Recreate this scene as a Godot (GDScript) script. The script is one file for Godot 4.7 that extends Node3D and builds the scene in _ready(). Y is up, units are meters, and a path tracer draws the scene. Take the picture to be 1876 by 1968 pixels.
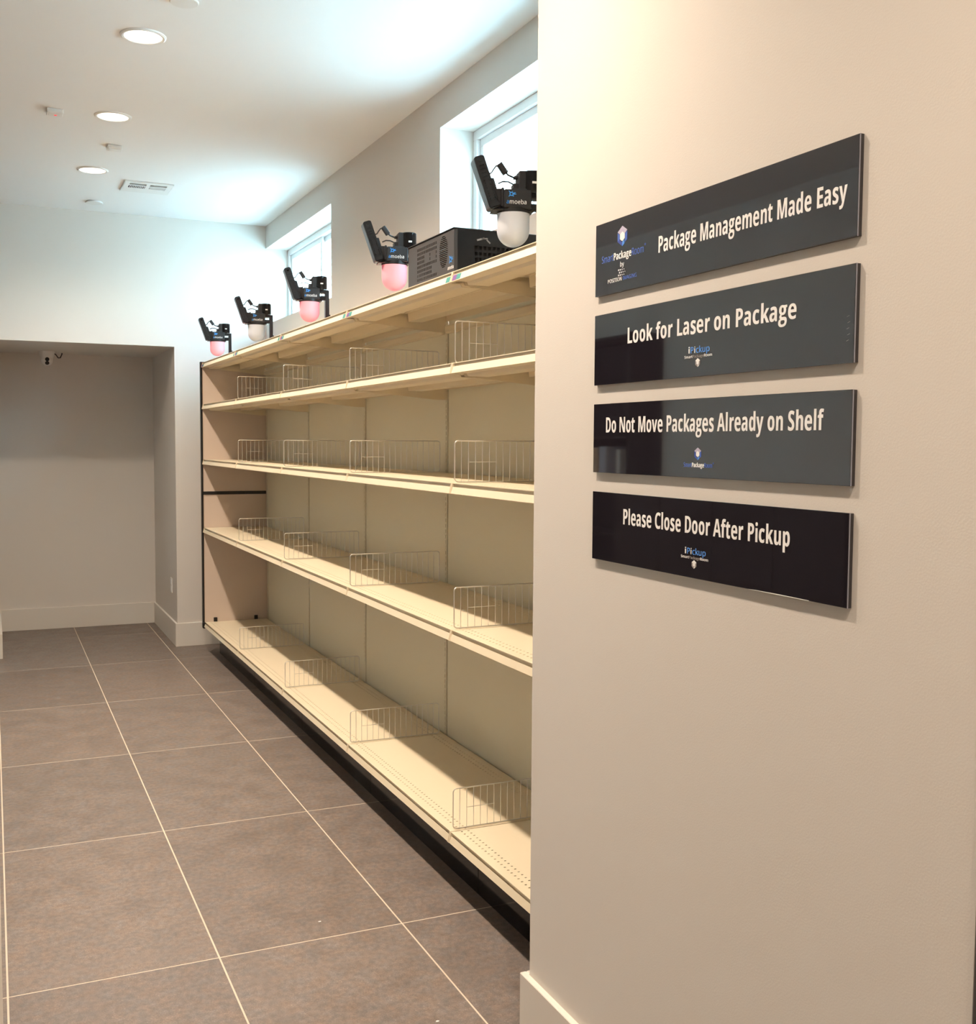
extends Node3D
# Depths are written as metres in front of the doorway (positive = further into the room); P() turns them into Godot's -z.

const XF := 1.4443      # front of the shelf rails
const XB := 1.9323      # front of the back panels
const XW := 2.0282      # window wall
const XS := 1.3026      # wall that carries the signs
const ZS := 2.567       # its far end
const ZE := 8.364       # end panel of the shelving
const ZB := 8.757       # back wall
const ND := 10.004      # back of the niche
const NX := 1.3076      # niche side
const NL := 0.03
const SO := 2.349       # niche soffit
const H := 3.333        # ceiling
const XL := -2.3        # far side of the room, outside the frame
const S := 1.2192       # shelf section
const TOPS := [2.206, 1.895, 1.481, 0.966, 0.245]
const LAMP_X := 0.6216
const DUCT := [0.866, 1.120, 7.668, 7.816]   # opening over the air vent: x from, x to, depth from, depth to

var M := {}
var rng := RandomNumberGenerator.new()
var font_regular := SystemFont.new()
var font_bold := SystemFont.new()
var used := {}


func P(x: float, y: float, z: float) -> Vector3:
	return Vector3(x, y, -z)


# ---------------------------------------------------------------- mesh builder
class MB:
	var v := PackedVector3Array()
	var n := PackedVector3Array()

	func tri(a: Vector3, b: Vector3, c: Vector3, na: Vector3, nb: Vector3, nc: Vector3) -> void:
		var face := (b - a).cross(c - a)
		if face.dot(na + nb + nc) > 0.0:
			v.append_array([a, c, b]); n.append_array([na, nc, nb])
		else:
			v.append_array([a, b, c]); n.append_array([na, nb, nc])

	func quad(a: Vector3, b: Vector3, c: Vector3, d: Vector3, nn: Vector3) -> void:
		tri(a, b, c, nn, nn, nn)
		tri(a, c, d, nn, nn, nn)

	func flat(a: Vector3, b: Vector3, c: Vector3, d: Vector3, inside: Vector3) -> void:
		var nn := (b - a).cross(c - a).normalized()
		if nn.length() < 0.5:
			nn = (c - a).cross(d - a).normalized()
		if nn.dot((a + b + c + d) / 4.0 - inside) < 0.0:
			nn = -nn
		quad(a, b, c, d, nn)

	func box(lo: Vector3, hi: Vector3, ch := 0.0) -> void:
		# a box with chamfered edges
		var c := (lo + hi) / 2.0
		var e := (hi - lo).abs() / 2.0
		ch = minf(ch, minf(e.x, minf(e.y, e.z)) * 0.9)
		for axis in 3:
			var u := (axis + 1) % 3
			var w := (axis + 2) % 3
			for s in [-1.0, 1.0]:
				var nn := Vector3.ZERO; nn[axis] = s
				var q := []
				for k in [[-1, -1], [1, -1], [1, 1], [-1, 1]]:
					var p := Vector3.ZERO
					p[axis] = s * e[axis]; p[u] = k[0] * (e[u] - ch); p[w] = k[1] * (e[w] - ch)
					q.append(c + p)
				quad(q[0], q[1], q[2], q[3], nn)
		if ch <= 0.0:
			return
		for axis in 3:      # edges that run along axis
			var u := (axis + 1) % 3
			var w := (axis + 2) % 3
			for su in [-1.0, 1.0]:
				for sw in [-1.0, 1.0]:
					var a := Vector3.ZERO; var b := Vector3.ZERO
					a[u] = su * e[u]; a[w] = sw * (e[w] - ch)
					b[u] = su * (e[u] - ch); b[w] = sw * e[w]
					var along := Vector3.ZERO; along[axis] = e[axis] - ch
					var nn := Vector3.ZERO; nn[u] = su; nn[w] = sw
					quad(c + a - along, c + a + along, c + b + along, c + b - along, nn.normalized())
		for sx in [-1.0, 1.0]:
			for sy in [-1.0, 1.0]:
				for sz in [-1.0, 1.0]:
					var g := Vector3(sx, sy, sz)
					var nn := g.normalized()
					tri(c + g * (e - Vector3(0, ch, ch)), c + g * (e - Vector3(ch, 0, ch)), c + g * (e - Vector3(ch, ch, 0)), nn, nn, nn)

	func cell(o: Vector3, uu: Vector3, vv: Vector3, hu: float, hv: float, depth: float) -> void:
		# rectangle o, o+uu, o+vv with a rectangular hole hu by hv (shares) in its middle, whose walls go depth against the normal
		var nn := uu.cross(vv).normalized()
		var a := o + uu * (0.5 - hu / 2) + vv * (0.5 - hv / 2)
		var b := a + uu * hu
		var c := b + vv * hv
		var d := a + vv * hv
		quad(o, o + uu, b, a, nn); quad(o + uu, o + uu + vv, c, b, nn)
		quad(o + uu + vv, o + vv, d, c, nn); quad(o + vv, o, a, d, nn)
		var k := -nn * depth
		var m := (a + c) / 2.0
		for e in [[a, b], [b, c], [c, d], [d, a]]:
			var p: Vector3 = e[0]; var q: Vector3 = e[1]
			quad(p, q, q + k, p + k, (m - (p + q) / 2.0).normalized())

	func sheet(o: Vector3, uu: Vector3, vv: Vector3) -> void:
		quad(o, o + uu, o + uu + vv, o + vv, uu.cross(vv).normalized())

	func prism(poly: PackedVector2Array, z0: float, z1: float, xf := Transform3D()) -> void:
		# polygon in xy, extruded from z0 to z1
		var idx := Geometry2D.triangulate_polygon(poly)
		var nf := (xf.basis * Vector3(0, 0, signf(z1 - z0))).normalized()
		for i in range(0, idx.size(), 3):
			for side in 2:
				var z := z1 if side else z0
				var nn := nf if side else -nf
				var q := []
				for k in 3:
					var p := poly[idx[i + k]]
					q.append(xf * Vector3(p.x, p.y, z))
				tri(q[0], q[1], q[2], nn, nn, nn)
		var ccw := not Geometry2D.is_polygon_clockwise(poly)
		for i in poly.size():
			var a := poly[i]; var b := poly[(i + 1) % poly.size()]
			var t := (b - a).normalized()
			var o := Vector2(t.y, -t.x) if ccw else Vector2(-t.y, t.x)
			var nn := (xf.basis * Vector3(o.x, o.y, 0)).normalized()
			quad(xf * Vector3(a.x, a.y, z0), xf * Vector3(b.x, b.y, z0), xf * Vector3(b.x, b.y, z1), xf * Vector3(a.x, a.y, z1), nn)

	func lathe(prof: PackedVector2Array, seg: int, c := Vector3.ZERO, xf := Basis()) -> void:
		# (radius, height) turned round y, flat between profile points unless they lie close in angle
		for i in prof.size() - 1:
			var a := prof[i]; var b := prof[i + 1]
			var t := (b - a).normalized()
			var o := Vector2(t.y, -t.x)
			var oa := o; var ob := o
			if i > 0:
				var tp := (a - prof[i - 1]).normalized()
				if tp.dot(t) > 0.82:
					var op := Vector2(tp.y, -tp.x); oa = (o + op).normalized()
			if i < prof.size() - 2:
				var tn := (prof[i + 2] - b).normalized()
				if tn.dot(t) > 0.82:
					var on := Vector2(tn.y, -tn.x); ob = (o + on).normalized()
			for k in seg:
				var p0 := TAU * k / seg; var p1 := TAU * (k + 1) / seg
				var d0 := Vector3(cos(p0), 0, sin(p0)); var d1 := Vector3(cos(p1), 0, sin(p1))
				var va := c + xf * (d0 * a.x + Vector3.UP * a.y); var vb := c + xf * (d1 * a.x + Vector3.UP * a.y)
				var vc := c + xf * (d1 * b.x + Vector3.UP * b.y); var vd := c + xf * (d0 * b.x + Vector3.UP * b.y)
				var na := xf * (d0 * oa.x + Vector3.UP * oa.y); var nb := xf * (d1 * oa.x + Vector3.UP * oa.y)
				var nc := xf * (d1 * ob.x + Vector3.UP * ob.y); var nd := xf * (d0 * ob.x + Vector3.UP * ob.y)
				if a.x > 1e-6: tri(va, vb, vc, na, nb, nc)
				if b.x > 1e-6: tri(va, vc, vd, na, nc, nd)

	func tube(path: PackedVector3Array, r: float, seg := 6, closed := false) -> void:
		var cnt := path.size()
		var rings := []
		var up := Vector3.ZERO
		for i in cnt:
			var t: Vector3
			if closed: t = (path[(i + 1) % cnt] - path[(i - 1 + cnt) % cnt]).normalized()
			else: t = (path[mini(i + 1, cnt - 1)] - path[maxi(i - 1, 0)]).normalized()
			if up == Vector3.ZERO:
				up = t.cross(Vector3.RIGHT) if absf(t.x) < 0.8 else t.cross(Vector3.UP)
			up = (up - t * up.dot(t)).normalized()
			var side := t.cross(up)
			var ring := []
			for k in seg:
				var w := TAU * k / seg
				ring.append(up * cos(w) + side * sin(w))
			rings.append(ring)
		for i in (cnt if closed else cnt - 1):
			var j := (i + 1) % cnt
			for k in seg:
				var l := (k + 1) % seg
				var a: Vector3 = rings[i][k]; var b: Vector3 = rings[i][l]; var c: Vector3 = rings[j][l]; var d: Vector3 = rings[j][k]
				tri(path[i] + a * r, path[i] + b * r, path[j] + c * r, a, b, c)
				tri(path[i] + a * r, path[j] + c * r, path[j] + d * r, a, c, d)
		if not closed:
			for e in [0, cnt - 1]:
				var nn: Vector3 = (path[0] - path[1]).normalized() if e == 0 else (path[cnt - 1] - path[cnt - 2]).normalized()
				for k in range(1, seg - 1):
					var ra: Vector3 = rings[e][0]; var rb: Vector3 = rings[e][k]; var rc: Vector3 = rings[e][k + 1]
					tri(path[e] + ra * r, path[e] + rb * r, path[e] + rc * r, nn, nn, nn)

	func mesh() -> ArrayMesh:
		var arr := []
		arr.resize(Mesh.ARRAY_MAX)
		arr[Mesh.ARRAY_VERTEX] = v
		arr[Mesh.ARRAY_NORMAL] = n
		var m := ArrayMesh.new()
		m.add_surface_from_arrays(Mesh.PRIMITIVE_TRIANGLES, arr)
		return m


# ---------------------------------------------------------------- nodes
func numbered(called: String) -> String:
	if not used.has(called):
		used[called] = 0
		return called
	used[called] += 1
	return "%s_%03d" % [called, used[called]]


func part(called: String, what, mat: Material, parent: Node3D, at := Vector3.ZERO, label := "") -> MeshInstance3D:
	var o := MeshInstance3D.new()
	o.name = called
	o.mesh = what.mesh() if what is MB else what
	o.material_override = mat
	o.position = at
	o.cast_shadow = GeometryInstance3D.SHADOW_CASTING_SETTING_ON
	if label: o.set_meta("label", label)
	parent.add_child(o, true)
	return o


func thing(called: String, label: String, category: String, at := Vector3.ZERO, turn := 0.0, group := "") -> Node3D:
	var o := Node3D.new()
	o.name = numbered(called)
	o.position = at
	o.rotation.y = turn
	add_child(o)
	tag(o, label, category, group)
	return o


func tag(o: Node3D, label: String, category: String, group := "") -> void:
	o.set_meta("label", label)
	o.set_meta("category", category)
	if group: o.set_meta("group", group)


func structure(called: String, what, mat: Material, label: String, category: String) -> MeshInstance3D:
	var o := part(called, what, mat, self)
	o.set_meta("kind", "structure")
	tag(o, label, category)
	return o


func copy(o: Node3D, base: String, label: String) -> Node3D:
	var c: Node3D = o.duplicate()
	c.name = numbered(base)
	add_child(c)
	c.set_meta("label", label)
	return c


func W(lo: Vector3, hi: Vector3, mb: MB = null, ch := 0.0) -> MB:
	# box between two corners given as x, y, depth
	if mb == null: mb = MB.new()
	mb.box(Vector3(minf(lo.x, hi.x), minf(lo.y, hi.y), minf(-lo.z, -hi.z)), Vector3(maxf(lo.x, hi.x), maxf(lo.y, hi.y), maxf(-lo.z, -hi.z)), ch)
	return mb


# ---------------------------------------------------------------- materials
func mat(called: String, c: Color, rough := 0.6, metal := 0.0, spec := 0.5) -> StandardMaterial3D:
	# c holds linear base colour values
	var m := StandardMaterial3D.new()
	m.resource_name = called
	m.albedo_color = Color(c.r, c.g, c.b).linear_to_srgb()
	m.roughness = rough
	m.metallic = metal
	m.metallic_specular = spec
	M[called] = m
	return m


func noise_bytes(seed_: int, freq: float, w: int, h: int, oct := 3) -> PackedByteArray:
	var f := FastNoiseLite.new()
	f.seed = seed_
	f.noise_type = FastNoiseLite.TYPE_SIMPLEX_SMOOTH
	f.frequency = freq
	f.fractal_octaves = oct
	var im := f.get_seamless_image(w, h)
	if w != 1024 or h != 1024: im.resize(1024, 1024, Image.INTERPOLATE_CUBIC)
	im.convert(Image.FORMAT_L8)
	return im.get_data()


func tile_textures() -> Array:
	var coarse := noise_bytes(11, 0.006, 1024, 1024, 4)
	var streak := noise_bytes(12, 0.035, 256, 1024, 4)
	var fine := noise_bytes(13, 0.22, 1024, 1024, 2)
	var speck := noise_bytes(14, 0.16, 1024, 1024, 1)
	var tint := noise_bytes(15, 0.02, 1024, 1024, 3)
	var mottle := noise_bytes(16, 0.045, 1024, 1024, 3)
	var out := PackedByteArray(); out.resize(1024 * 1024 * 3)
	var rgh := PackedByteArray(); rgh.resize(1024 * 1024)
	for i in 1024 * 1024:
		var a := coarse[i] / 255.0 - 0.5
		var b := streak[i] / 255.0 - 0.5
		var c := fine[i] / 255.0 - 0.5
		var k := 1.0 + a * 0.10 + b * 0.07 + c * 0.30 + (mottle[i] / 255.0 - 0.5) * 0.20
		var s := clampf((speck[i] / 255.0 - 0.80) * 9.0, 0.0, 1.0) * (0.4 + 0.6 * clampf(a * 3.0 + 0.5, 0.0, 1.0))
		k += s * 0.16
		var t := (tint[i] / 255.0 - 0.5) * 0.09
		out[i * 3] = clampi(int(124.0 * k * (1.0 + t)), 0, 255)
		out[i * 3 + 1] = clampi(int(113.0 * k), 0, 255)
		out[i * 3 + 2] = clampi(int(106.0 * k * (1.0 - t)), 0, 255)
		rgh[i] = clampi(int(120.0 + 50.0 * a + 50.0 * c), 60, 220)
	return [ImageTexture.create_from_image(Image.create_from_data(1024, 1024, false, Image.FORMAT_RGB8, out)), ImageTexture.create_from_image(Image.create_from_data(1024, 1024, false, Image.FORMAT_L8, rgh))]


func paint_relief() -> ImageTexture:
	var a := noise_bytes(31, 0.09, 1024, 1024, 3)
	return ImageTexture.create_from_image(Image.create_from_data(1024, 1024, false, Image.FORMAT_L8, a))


func paint(called: String, c: Color, relief: Texture2D, rough := 0.75) -> void:
	var m := mat(called, c, rough, 0.0, 0.35)
	m.heightmap_enabled = true
	m.heightmap_texture = relief
	m.heightmap_scale = 0.012
	m.uv1_triplanar = true
	m.uv1_world_triplanar = true
	m.uv1_scale = Vector3.ONE / 0.5


func make_materials() -> void:
	var relief := paint_relief()
	paint("wall_paint", Color(0.70, 0.66, 0.61), relief)
	paint("ceiling_paint", Color(0.87, 0.88, 0.875), relief, 0.85)
	paint("trim_paint", Color(0.72, 0.68, 0.62), relief, 0.42)
	M["trim_paint"].heightmap_scale = 0.008
	var tt := tile_textures()
	for k in 4:
		var m := mat("floor_tile_%d" % k, [Color(0.98, 0.98, 0.98), Color(0.90, 0.89, 0.88), Color(1.0, 0.98, 0.96), Color(0.93, 0.93, 0.93)][k], 1.0, 0.0, 0.45)
		m.albedo_texture = tt[0]
		m.roughness_texture = tt[1]
		m.uv1_triplanar = true
		m.uv1_world_triplanar = true
		m.uv1_scale = Vector3.ONE / 1.3
		m.uv1_offset = Vector3(0.37 * k, 0, 0.61 * k)
	mat("grout", Color(0.62, 0.53, 0.43), 0.9)
	mat("shelf_cream", Color(0.79, 0.69, 0.51), 0.38, 0.0, 0.5)
	mat("panel_cream", Color(0.80, 0.755, 0.60), 0.5, 0.0, 0.4)
	mat("end_board", Color(0.68, 0.56, 0.47), 0.45, 0.0, 0.45)
	mat("black_satin", Color(0.012, 0.012, 0.013), 0.32, 0.0, 0.5)
	mat("black_gloss", Color(0.008, 0.008, 0.009), 0.10, 0.0, 0.38)
	mat("black_matte", Color(0.014, 0.014, 0.016), 0.6)
	mat("duct_metal", Color(0.22, 0.22, 0.23), 0.5, 0.3)
	mat("wire_steel", Color(0.78, 0.76, 0.72), 0.34, 0.75)
	mat("white_plastic", Color(0.80, 0.80, 0.78), 0.4)
	mat("window_white", Color(0.82, 0.84, 0.85), 0.35)
	mat("dark_frame", Color(0.06, 0.055, 0.05), 0.4)
	mat("sticker_teal", Color(0.02, 0.27, 0.23), 0.5)
	mat("sticker_purple", Color(0.17, 0.04, 0.24), 0.5)
	mat("case_front", Color(0.065, 0.06, 0.06), 0.38)
	mat("case_black", Color(0.010, 0.010, 0.012), 0.3)
	mat("logo_blue", Color(0.05, 0.30, 0.80), 0.4)
	mat("logo_white", Color(0.85, 0.85, 0.85), 0.4)
	var sf := mat("sign_face", Color(0.016, 0.013, 0.018), 0.035, 0.0, 0.72)
	sf.clearcoat_enabled = true
	sf.clearcoat = 1.0
	sf.clearcoat_roughness = 0.02
	mat("sign_core", Color(0.035, 0.032, 0.034), 0.4)
	mat("laminate", Color(0.26, 0.26, 0.30), 0.3)
	mat("print_white", Color(0.93, 0.93, 0.93), 0.35)
	mat("print_grey", Color(0.33, 0.30, 0.29), 0.35)
	mat("print_lavender", Color(0.52, 0.48, 0.62), 0.35)
	mat("print_navy", Color(0.055, 0.09, 0.38), 0.35)
	mat("print_blue", Color(0.10, 0.18, 0.58), 0.35)
	mat("print_sky", Color(0.12, 0.34, 0.85), 0.35)
	var dw := mat("dome_white", Color(0.74, 0.76, 0.81), 0.35)
	dw.backlight_enabled = true
	dw.backlight = Color(0.55, 0.58, 0.62)
	var lit := mat("dome_pink", Color(0.82, 0.42, 0.47), 0.35)
	lit.emission_enabled = true
	lit.emission = Color(1.0, 0.38, 0.50)
	lit.emission_energy_multiplier = 0.30
	var glow := mat("lamp_glow", Color(0.9, 0.9, 0.9), 0.5)
	glow.emission_enabled = true
	glow.emission = Color(1.0, 0.95, 0.86)
	glow.emission_energy_multiplier = 3.0
	var led := mat("led_red", Color(0.8, 0.1, 0.1), 0.4)
	led.emission_enabled = true
	led.emission = Color(1.0, 0.12, 0.2)
	led.emission_energy_multiplier = 1.2
	var g := mat("glass", Color(1, 1, 1), 0.0)
	g.transparency = BaseMaterial3D.TRANSPARENCY_ALPHA
	g.albedo_color.a = 0.04
	mat("concrete", Color(0.62, 0.62, 0.60), 0.9)
	mat("roofing", Color(0.3, 0.3, 0.3), 0.9)
	mat("lens_black", Color(0.006, 0.006, 0.006), 0.08)
	mat("bookcase_dark", Color(0.02, 0.017, 0.016), 0.5)
	for k in 5:
		mat("book_%d" % k, [Color(0.50, 0.46, 0.42), Color(0.55, 0.36, 0.22), Color(0.50, 0.50, 0.56), Color(0.16, 0.12, 0.10), Color(0.62, 0.60, 0.56)][k], 0.6)
	font_regular.font_names = PackedStringArray(["Droid Sans"])
	font_bold.font_names = PackedStringArray(["Droid Sans"])
	font_bold.font_weight = 700


# ---------------------------------------------------------------- lettering
func text_run(parent: Node3D, called: String, runs: Array, left: float, right: float, base: float, cap: float, z: float, depth := 0.0004) -> void:
	# runs: [text, bold, material]; fits the line between left and right, letters cap metres tall
	var size := 64
	var total := 0.0
	for r in runs:
		var f: SystemFont = font_bold if r[1] else font_regular
		total += f.get_string_size(r[0], HORIZONTAL_ALIGNMENT_LEFT, -1, size).x
	var x := left
	for r in runs:
		var f: SystemFont = font_bold if r[1] else font_regular
		var ref := TextMesh.new()
		ref.font = f; ref.font_size = size; ref.pixel_size = 0.01; ref.depth = 0.01; ref.text = "H"; ref.horizontal_alignment = HORIZONTAL_ALIGNMENT_LEFT
		var hb := ref.get_aabb()
		var t := TextMesh.new()
		t.font = f; t.font_size = size; t.pixel_size = 0.01; t.depth = 0.01; t.text = r[0]; t.curve_step = 1.0
		t.horizontal_alignment = HORIZONTAL_ALIGNMENT_LEFT
		var sx := (right - left) / (total * 0.01)
		var sy := cap / hb.size.y
		var am := ArrayMesh.new()
		am.add_surface_from_arrays(Mesh.PRIMITIVE_TRIANGLES, t.surface_get_arrays(0))
		var o := part(called, am, r[2], parent, Vector3(x, base - hb.position.y * sy, z))
		o.scale = Vector3(sx, sy, depth / 0.01)
		x += f.get_string_size(r[0], HORIZONTAL_ALIGNMENT_LEFT, -1, size).x * 0.01 * sx


func poly(parent: Node3D, called: String, pts: Array, k: float, at: Vector3, m: Material, depth := 0.0004) -> MeshInstance3D:
	var pv := PackedVector2Array()
	for q in pts: pv.append(Vector2(q[0], q[1]) * k)
	var mb := MB.new()
	mb.prism(pv, 0.0, depth)
	return part(called, mb, m, parent, at)


func parcel_emblem(parent: Node3D, at: Vector3, k: float, colours: Array) -> void:
	# colours: roof, hexagon, wing on one side, lower edge, wing on the other, short edge
	var e := poly(parent, "emblem", [[0, 0.5], [0.45, 0.24], [0.23, 0.10], [0, 0.235], [-0.23, 0.10], [-0.45, 0.24]], k, at, M[colours[0]])
	poly(e, "hexagon", [[0, 0.225], [0.22, 0.095], [0.22, -0.13], [0, -0.26], [-0.22, -0.13], [-0.22, 0.095]], k, Vector3.ZERO, M[colours[1]])
	poly(e, "wing", [[-0.45, 0.20], [-0.25, 0.085], [-0.25, -0.16], [-0.45, -0.22]], k, Vector3.ZERO, M[colours[2]])
	poly(e, "lower_edge", [[-0.45, -0.23], [-0.25, -0.17], [0, -0.31], [0, -0.5]], k, Vector3.ZERO, M[colours[3]])
	poly(e, "wing", [[0.25, 0.085], [0.45, 0.20], [0.45, -0.22], [0.25, -0.34]], k, Vector3.ZERO, M[colours[4]])
	poly(e, "short_edge", [[0, -0.30], [0.20, -0.19], [0.20, -0.385], [0, -0.5]], k, Vector3.ZERO, M[colours[5]])


# ---------------------------------------------------------------- the room
func build_floor() -> void:
	var fl := structure("floor", W(Vector3(XL, -0.15, -1.7), Vector3(2.2, -0.0005, ND + 0.05)), M["grout"], "floor of large taupe stone-look tiles with thin pale grout lines", "floor")
	var tx := 0.0106
	var tz := 3.3743
	var tw := 0.6096
	var g := 0.0026
	var shared := {}
	for i in range(-4, 4):
		for j in range(-5, 6):
			var x0 := maxf(tx + i * tw + g, XL + 0.001); var x1 := minf(tx + (i + 1) * tw - g, 2.2)
			var z0 := maxf(tz + j * 2 * tw + g, -1.69); var z1 := minf(tz + (j + 1) * 2 * tw - g, ND + 0.04)
			if x1 - x0 < 0.02 or z1 - z0 < 0.02: continue
			var key := "%.3f %.3f" % [x1 - x0, z1 - z0]
			if not shared.has(key):
				var mb := MB.new()
				mb.box(Vector3(-(x1 - x0) / 2, -0.006, -(z1 - z0) / 2), Vector3((x1 - x0) / 2, 0.0, (z1 - z0) / 2), 0.0006)
				shared[key] = mb.mesh()
			part("tile", shared[key], M["floor_tile_%d" % rng.randi_range(0, 3)], fl, P((x0 + x1) / 2, 0, (z0 + z1) / 2))


func build_shell() -> void:
	var cb := MB.new()
	W(Vector3(XL - 0.2, H, -1.9), Vector3(2.30, H + 0.25, DUCT[2]), cb)
	W(Vector3(XL - 0.2, H, DUCT[3]), Vector3(2.30, H + 0.25, ND + 0.2), cb)
	W(Vector3(XL - 0.2, H, DUCT[2]), Vector3(DUCT[0], H + 0.25, DUCT[3]), cb)
	W(Vector3(DUCT[1], H, DUCT[2]), Vector3(2.30, H + 0.25, DUCT[3]), cb)
	W(Vector3(DUCT[0], H + 0.2, DUCT[2]), Vector3(DUCT[1], H + 0.25, DUCT[3]), cb)
	structure("ceiling", cb, M["ceiling_paint"], "plain white painted ceiling with recessed downlights", "ceiling")
	# window wall with two openings
	var mb := MB.new()
	var x0 := XW
	var x1 := 2.30
	W(Vector3(x0, 0, 2.2), Vector3(x1, 2.555, ZB + 0.2), mb)
	W(Vector3(x0, 3.157, 2.2), Vector3(x1, H, ZB + 0.2), mb)
	W(Vector3(x0, 2.555, 2.2), Vector3(x1, 3.157, 3.20), mb)
	W(Vector3(x0, 2.555, 5.039), Vector3(x1, 3.157, 6.92), mb)
	W(Vector3(x0, 2.555, ZB), Vector3(x1, 3.157, ZB + 0.2), mb)
	structure("wall_right", mb, M["wall_paint"], "long greige wall behind the shelving with two deep high windows", "wall")
	# back wall with the niche
	mb = MB.new()
	W(Vector3(NX, 0, ZB), Vector3(XW, H, ND + 0.15), mb)
	W(Vector3(NL, SO, ZB), Vector3(NX, H, ND + 0.15), mb)
	W(Vector3(XL - 0.15, 0, ZB), Vector3(NL, H, ND + 0.15), mb)
	structure("wall_back", mb, M["wall_paint"], "greige end wall above and beside the recessed niche", "wall")
	structure("wall_niche", W(Vector3(NL, 0, ND), Vector3(NX, SO, ND + 0.15)), M["wall_paint"], "grey shaded rear wall inside the recessed niche", "wall")
	# wall with the signs, and what closes the shelf bay behind it
	mb = MB.new()
	W(Vector3(XS, 0, 1.116), Vector3(XS + 0.115, H, ZS), mb, 0.003)
	W(Vector3(XS + 0.115, 0, 1.0), Vector3(2.30, H, 2.20), mb)
	structure("wall_near", mb, M["wall_paint"], "beige wall that carries the four black signs", "wall")
	structure("wall_left", W(Vector3(XL - 0.15, 0, -1.9), Vector3(XL, H, ZB)), M["wall_paint"], "plain wall on the far side of the room", "wall")
	mb = MB.new()
	W(Vector3(XL, 0, 1.0), Vector3(-0.001, H, 1.10), mb)
	W(Vector3(-0.001, 3.05, 1.0), Vector3(XS + 0.115, H, 1.10), mb)
	structure("wall_front", mb, M["trim_paint"], "grey wall end beside the open doorway", "wall")
	mb = MB.new()
	W(Vector3(XL, 0, -1.9), Vector3(2.30, H, -1.7), mb)
	W(Vector3(2.20, 0, -1.7), Vector3(2.30, H, 1.0), mb)
	structure("wall_rear", mb, M["wall_paint"], "plain wall of the lobby outside the doorway", "wall")
	structure("trim_1", W(Vector3(XS - 0.006, 0, 1.0), Vector3(XS + 0.115, 3.05, 1.1155), null, 0.003), M["dark_frame"], "dark door frame edge at the end of the beige wall", "door frame")
	# baseboards
	var b := 0.185
	var t := 0.016
	mb = MB.new()
	W(Vector3(NL - t, 0, ND - t), Vector3(NX, b, ND), mb, 0.002)
	W(Vector3(NX - t, 0, ZB), Vector3(NX, b, ND - t), mb, 0.002)
	W(Vector3(NL, 0, ZB), Vector3(NL + t, b, ND - t), mb, 0.002)
	structure("baseboard_niche", mb, M["trim_paint"], "tall flat baseboard running round the inside of the niche", "baseboard")
	mb = MB.new()
	W(Vector3(NX - t, 0, ZB - t), Vector3(XW, b, ZB), mb, 0.002)
	W(Vector3(XL, 0, ZB - t), Vector3(NL + t, b, ZB), mb, 0.002)
	structure("baseboard_back", mb, M["trim_paint"], "tall flat baseboard on the end wall beside the shelving", "baseboard")
	mb = MB.new()
	W(Vector3(XS - 0.019, 0, 1.116), Vector3(XS, 0.18, ZS + 0.019), mb, 0.002)
	W(Vector3(XS, 0, ZS), Vector3(XS + 0.115, 0.18, ZS + 0.019), mb, 0.002)
	structure("baseboard_near", mb, M["trim_paint"], "tall flat baseboard under the wall with the signs", "baseboard")


func build_window(called: String, z0: float, z1: float, label: String) -> void:
	var y0 := 2.555
	var y1 := 3.157
	var xi := 2.205
	var mb := MB.new()
	var f := 0.045
	W(Vector3(xi, y0, z0), Vector3(xi + 0.075, y0 + f, z1), mb, 0.003)
	W(Vector3(xi, y1 - f, z0), Vector3(xi + 0.075, y1, z1), mb, 0.003)
	W(Vector3(xi, y0 + f, z0), Vector3(xi + 0.075, y1 - f, z0 + f), mb, 0.003)
	W(Vector3(xi, y0 + f, z1 - f), Vector3(xi + 0.075, y1 - f, z1), mb, 0.003)
	var w := structure(called, mb, M["window_white"], label, "window")
	var zm := (z0 + z1) / 2
	for k in 2:
		var a := z0 + f if k == 0 else zm - 0.02
		var c := zm + 0.02 if k == 0 else z1 - f
		var x := xi + 0.018 + 0.022 * (1 - k)
		mb = MB.new()
		var s := 0.038
		W(Vector3(x, y0 + f, a), Vector3(x + 0.02, y0 + f + s, c), mb, 0.002)
		W(Vector3(x, y1 - f - s, a), Vector3(x + 0.02, y1 - f, c), mb, 0.002)
		W(Vector3(x, y0 + f + s, a), Vector3(x + 0.02, y1 - f - s, a + s), mb, 0.002)
		W(Vector3(x, y0 + f + s, c - s), Vector3(x + 0.02, y1 - f - s, c), mb, 0.002)
		var sash := part("sash", mb, M["window_white"], w)
		mb = MB.new()
		var lo := P(x + 0.01, y0 + f + s, c - s)
		mb.sheet(lo, Vector3(0, y1 - y0 - 2 * f - 2 * s, 0), Vector3(0, 0, c - a - 2 * s))
		part("pane", mb, M["glass"], sash)


# ---------------------------------------------------------------- shelving
func wedge(z: float, th: float) -> MB:
	var mb := MB.new()
	mb.prism(PackedVector2Array([Vector2(0.055, -0.030), Vector2(0.486, -0.004), Vector2(0.486, -0.076), Vector2(0.44, -0.076), Vector2(0.060, -0.043)]), z - th / 2, z + th / 2)
	return mb


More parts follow.
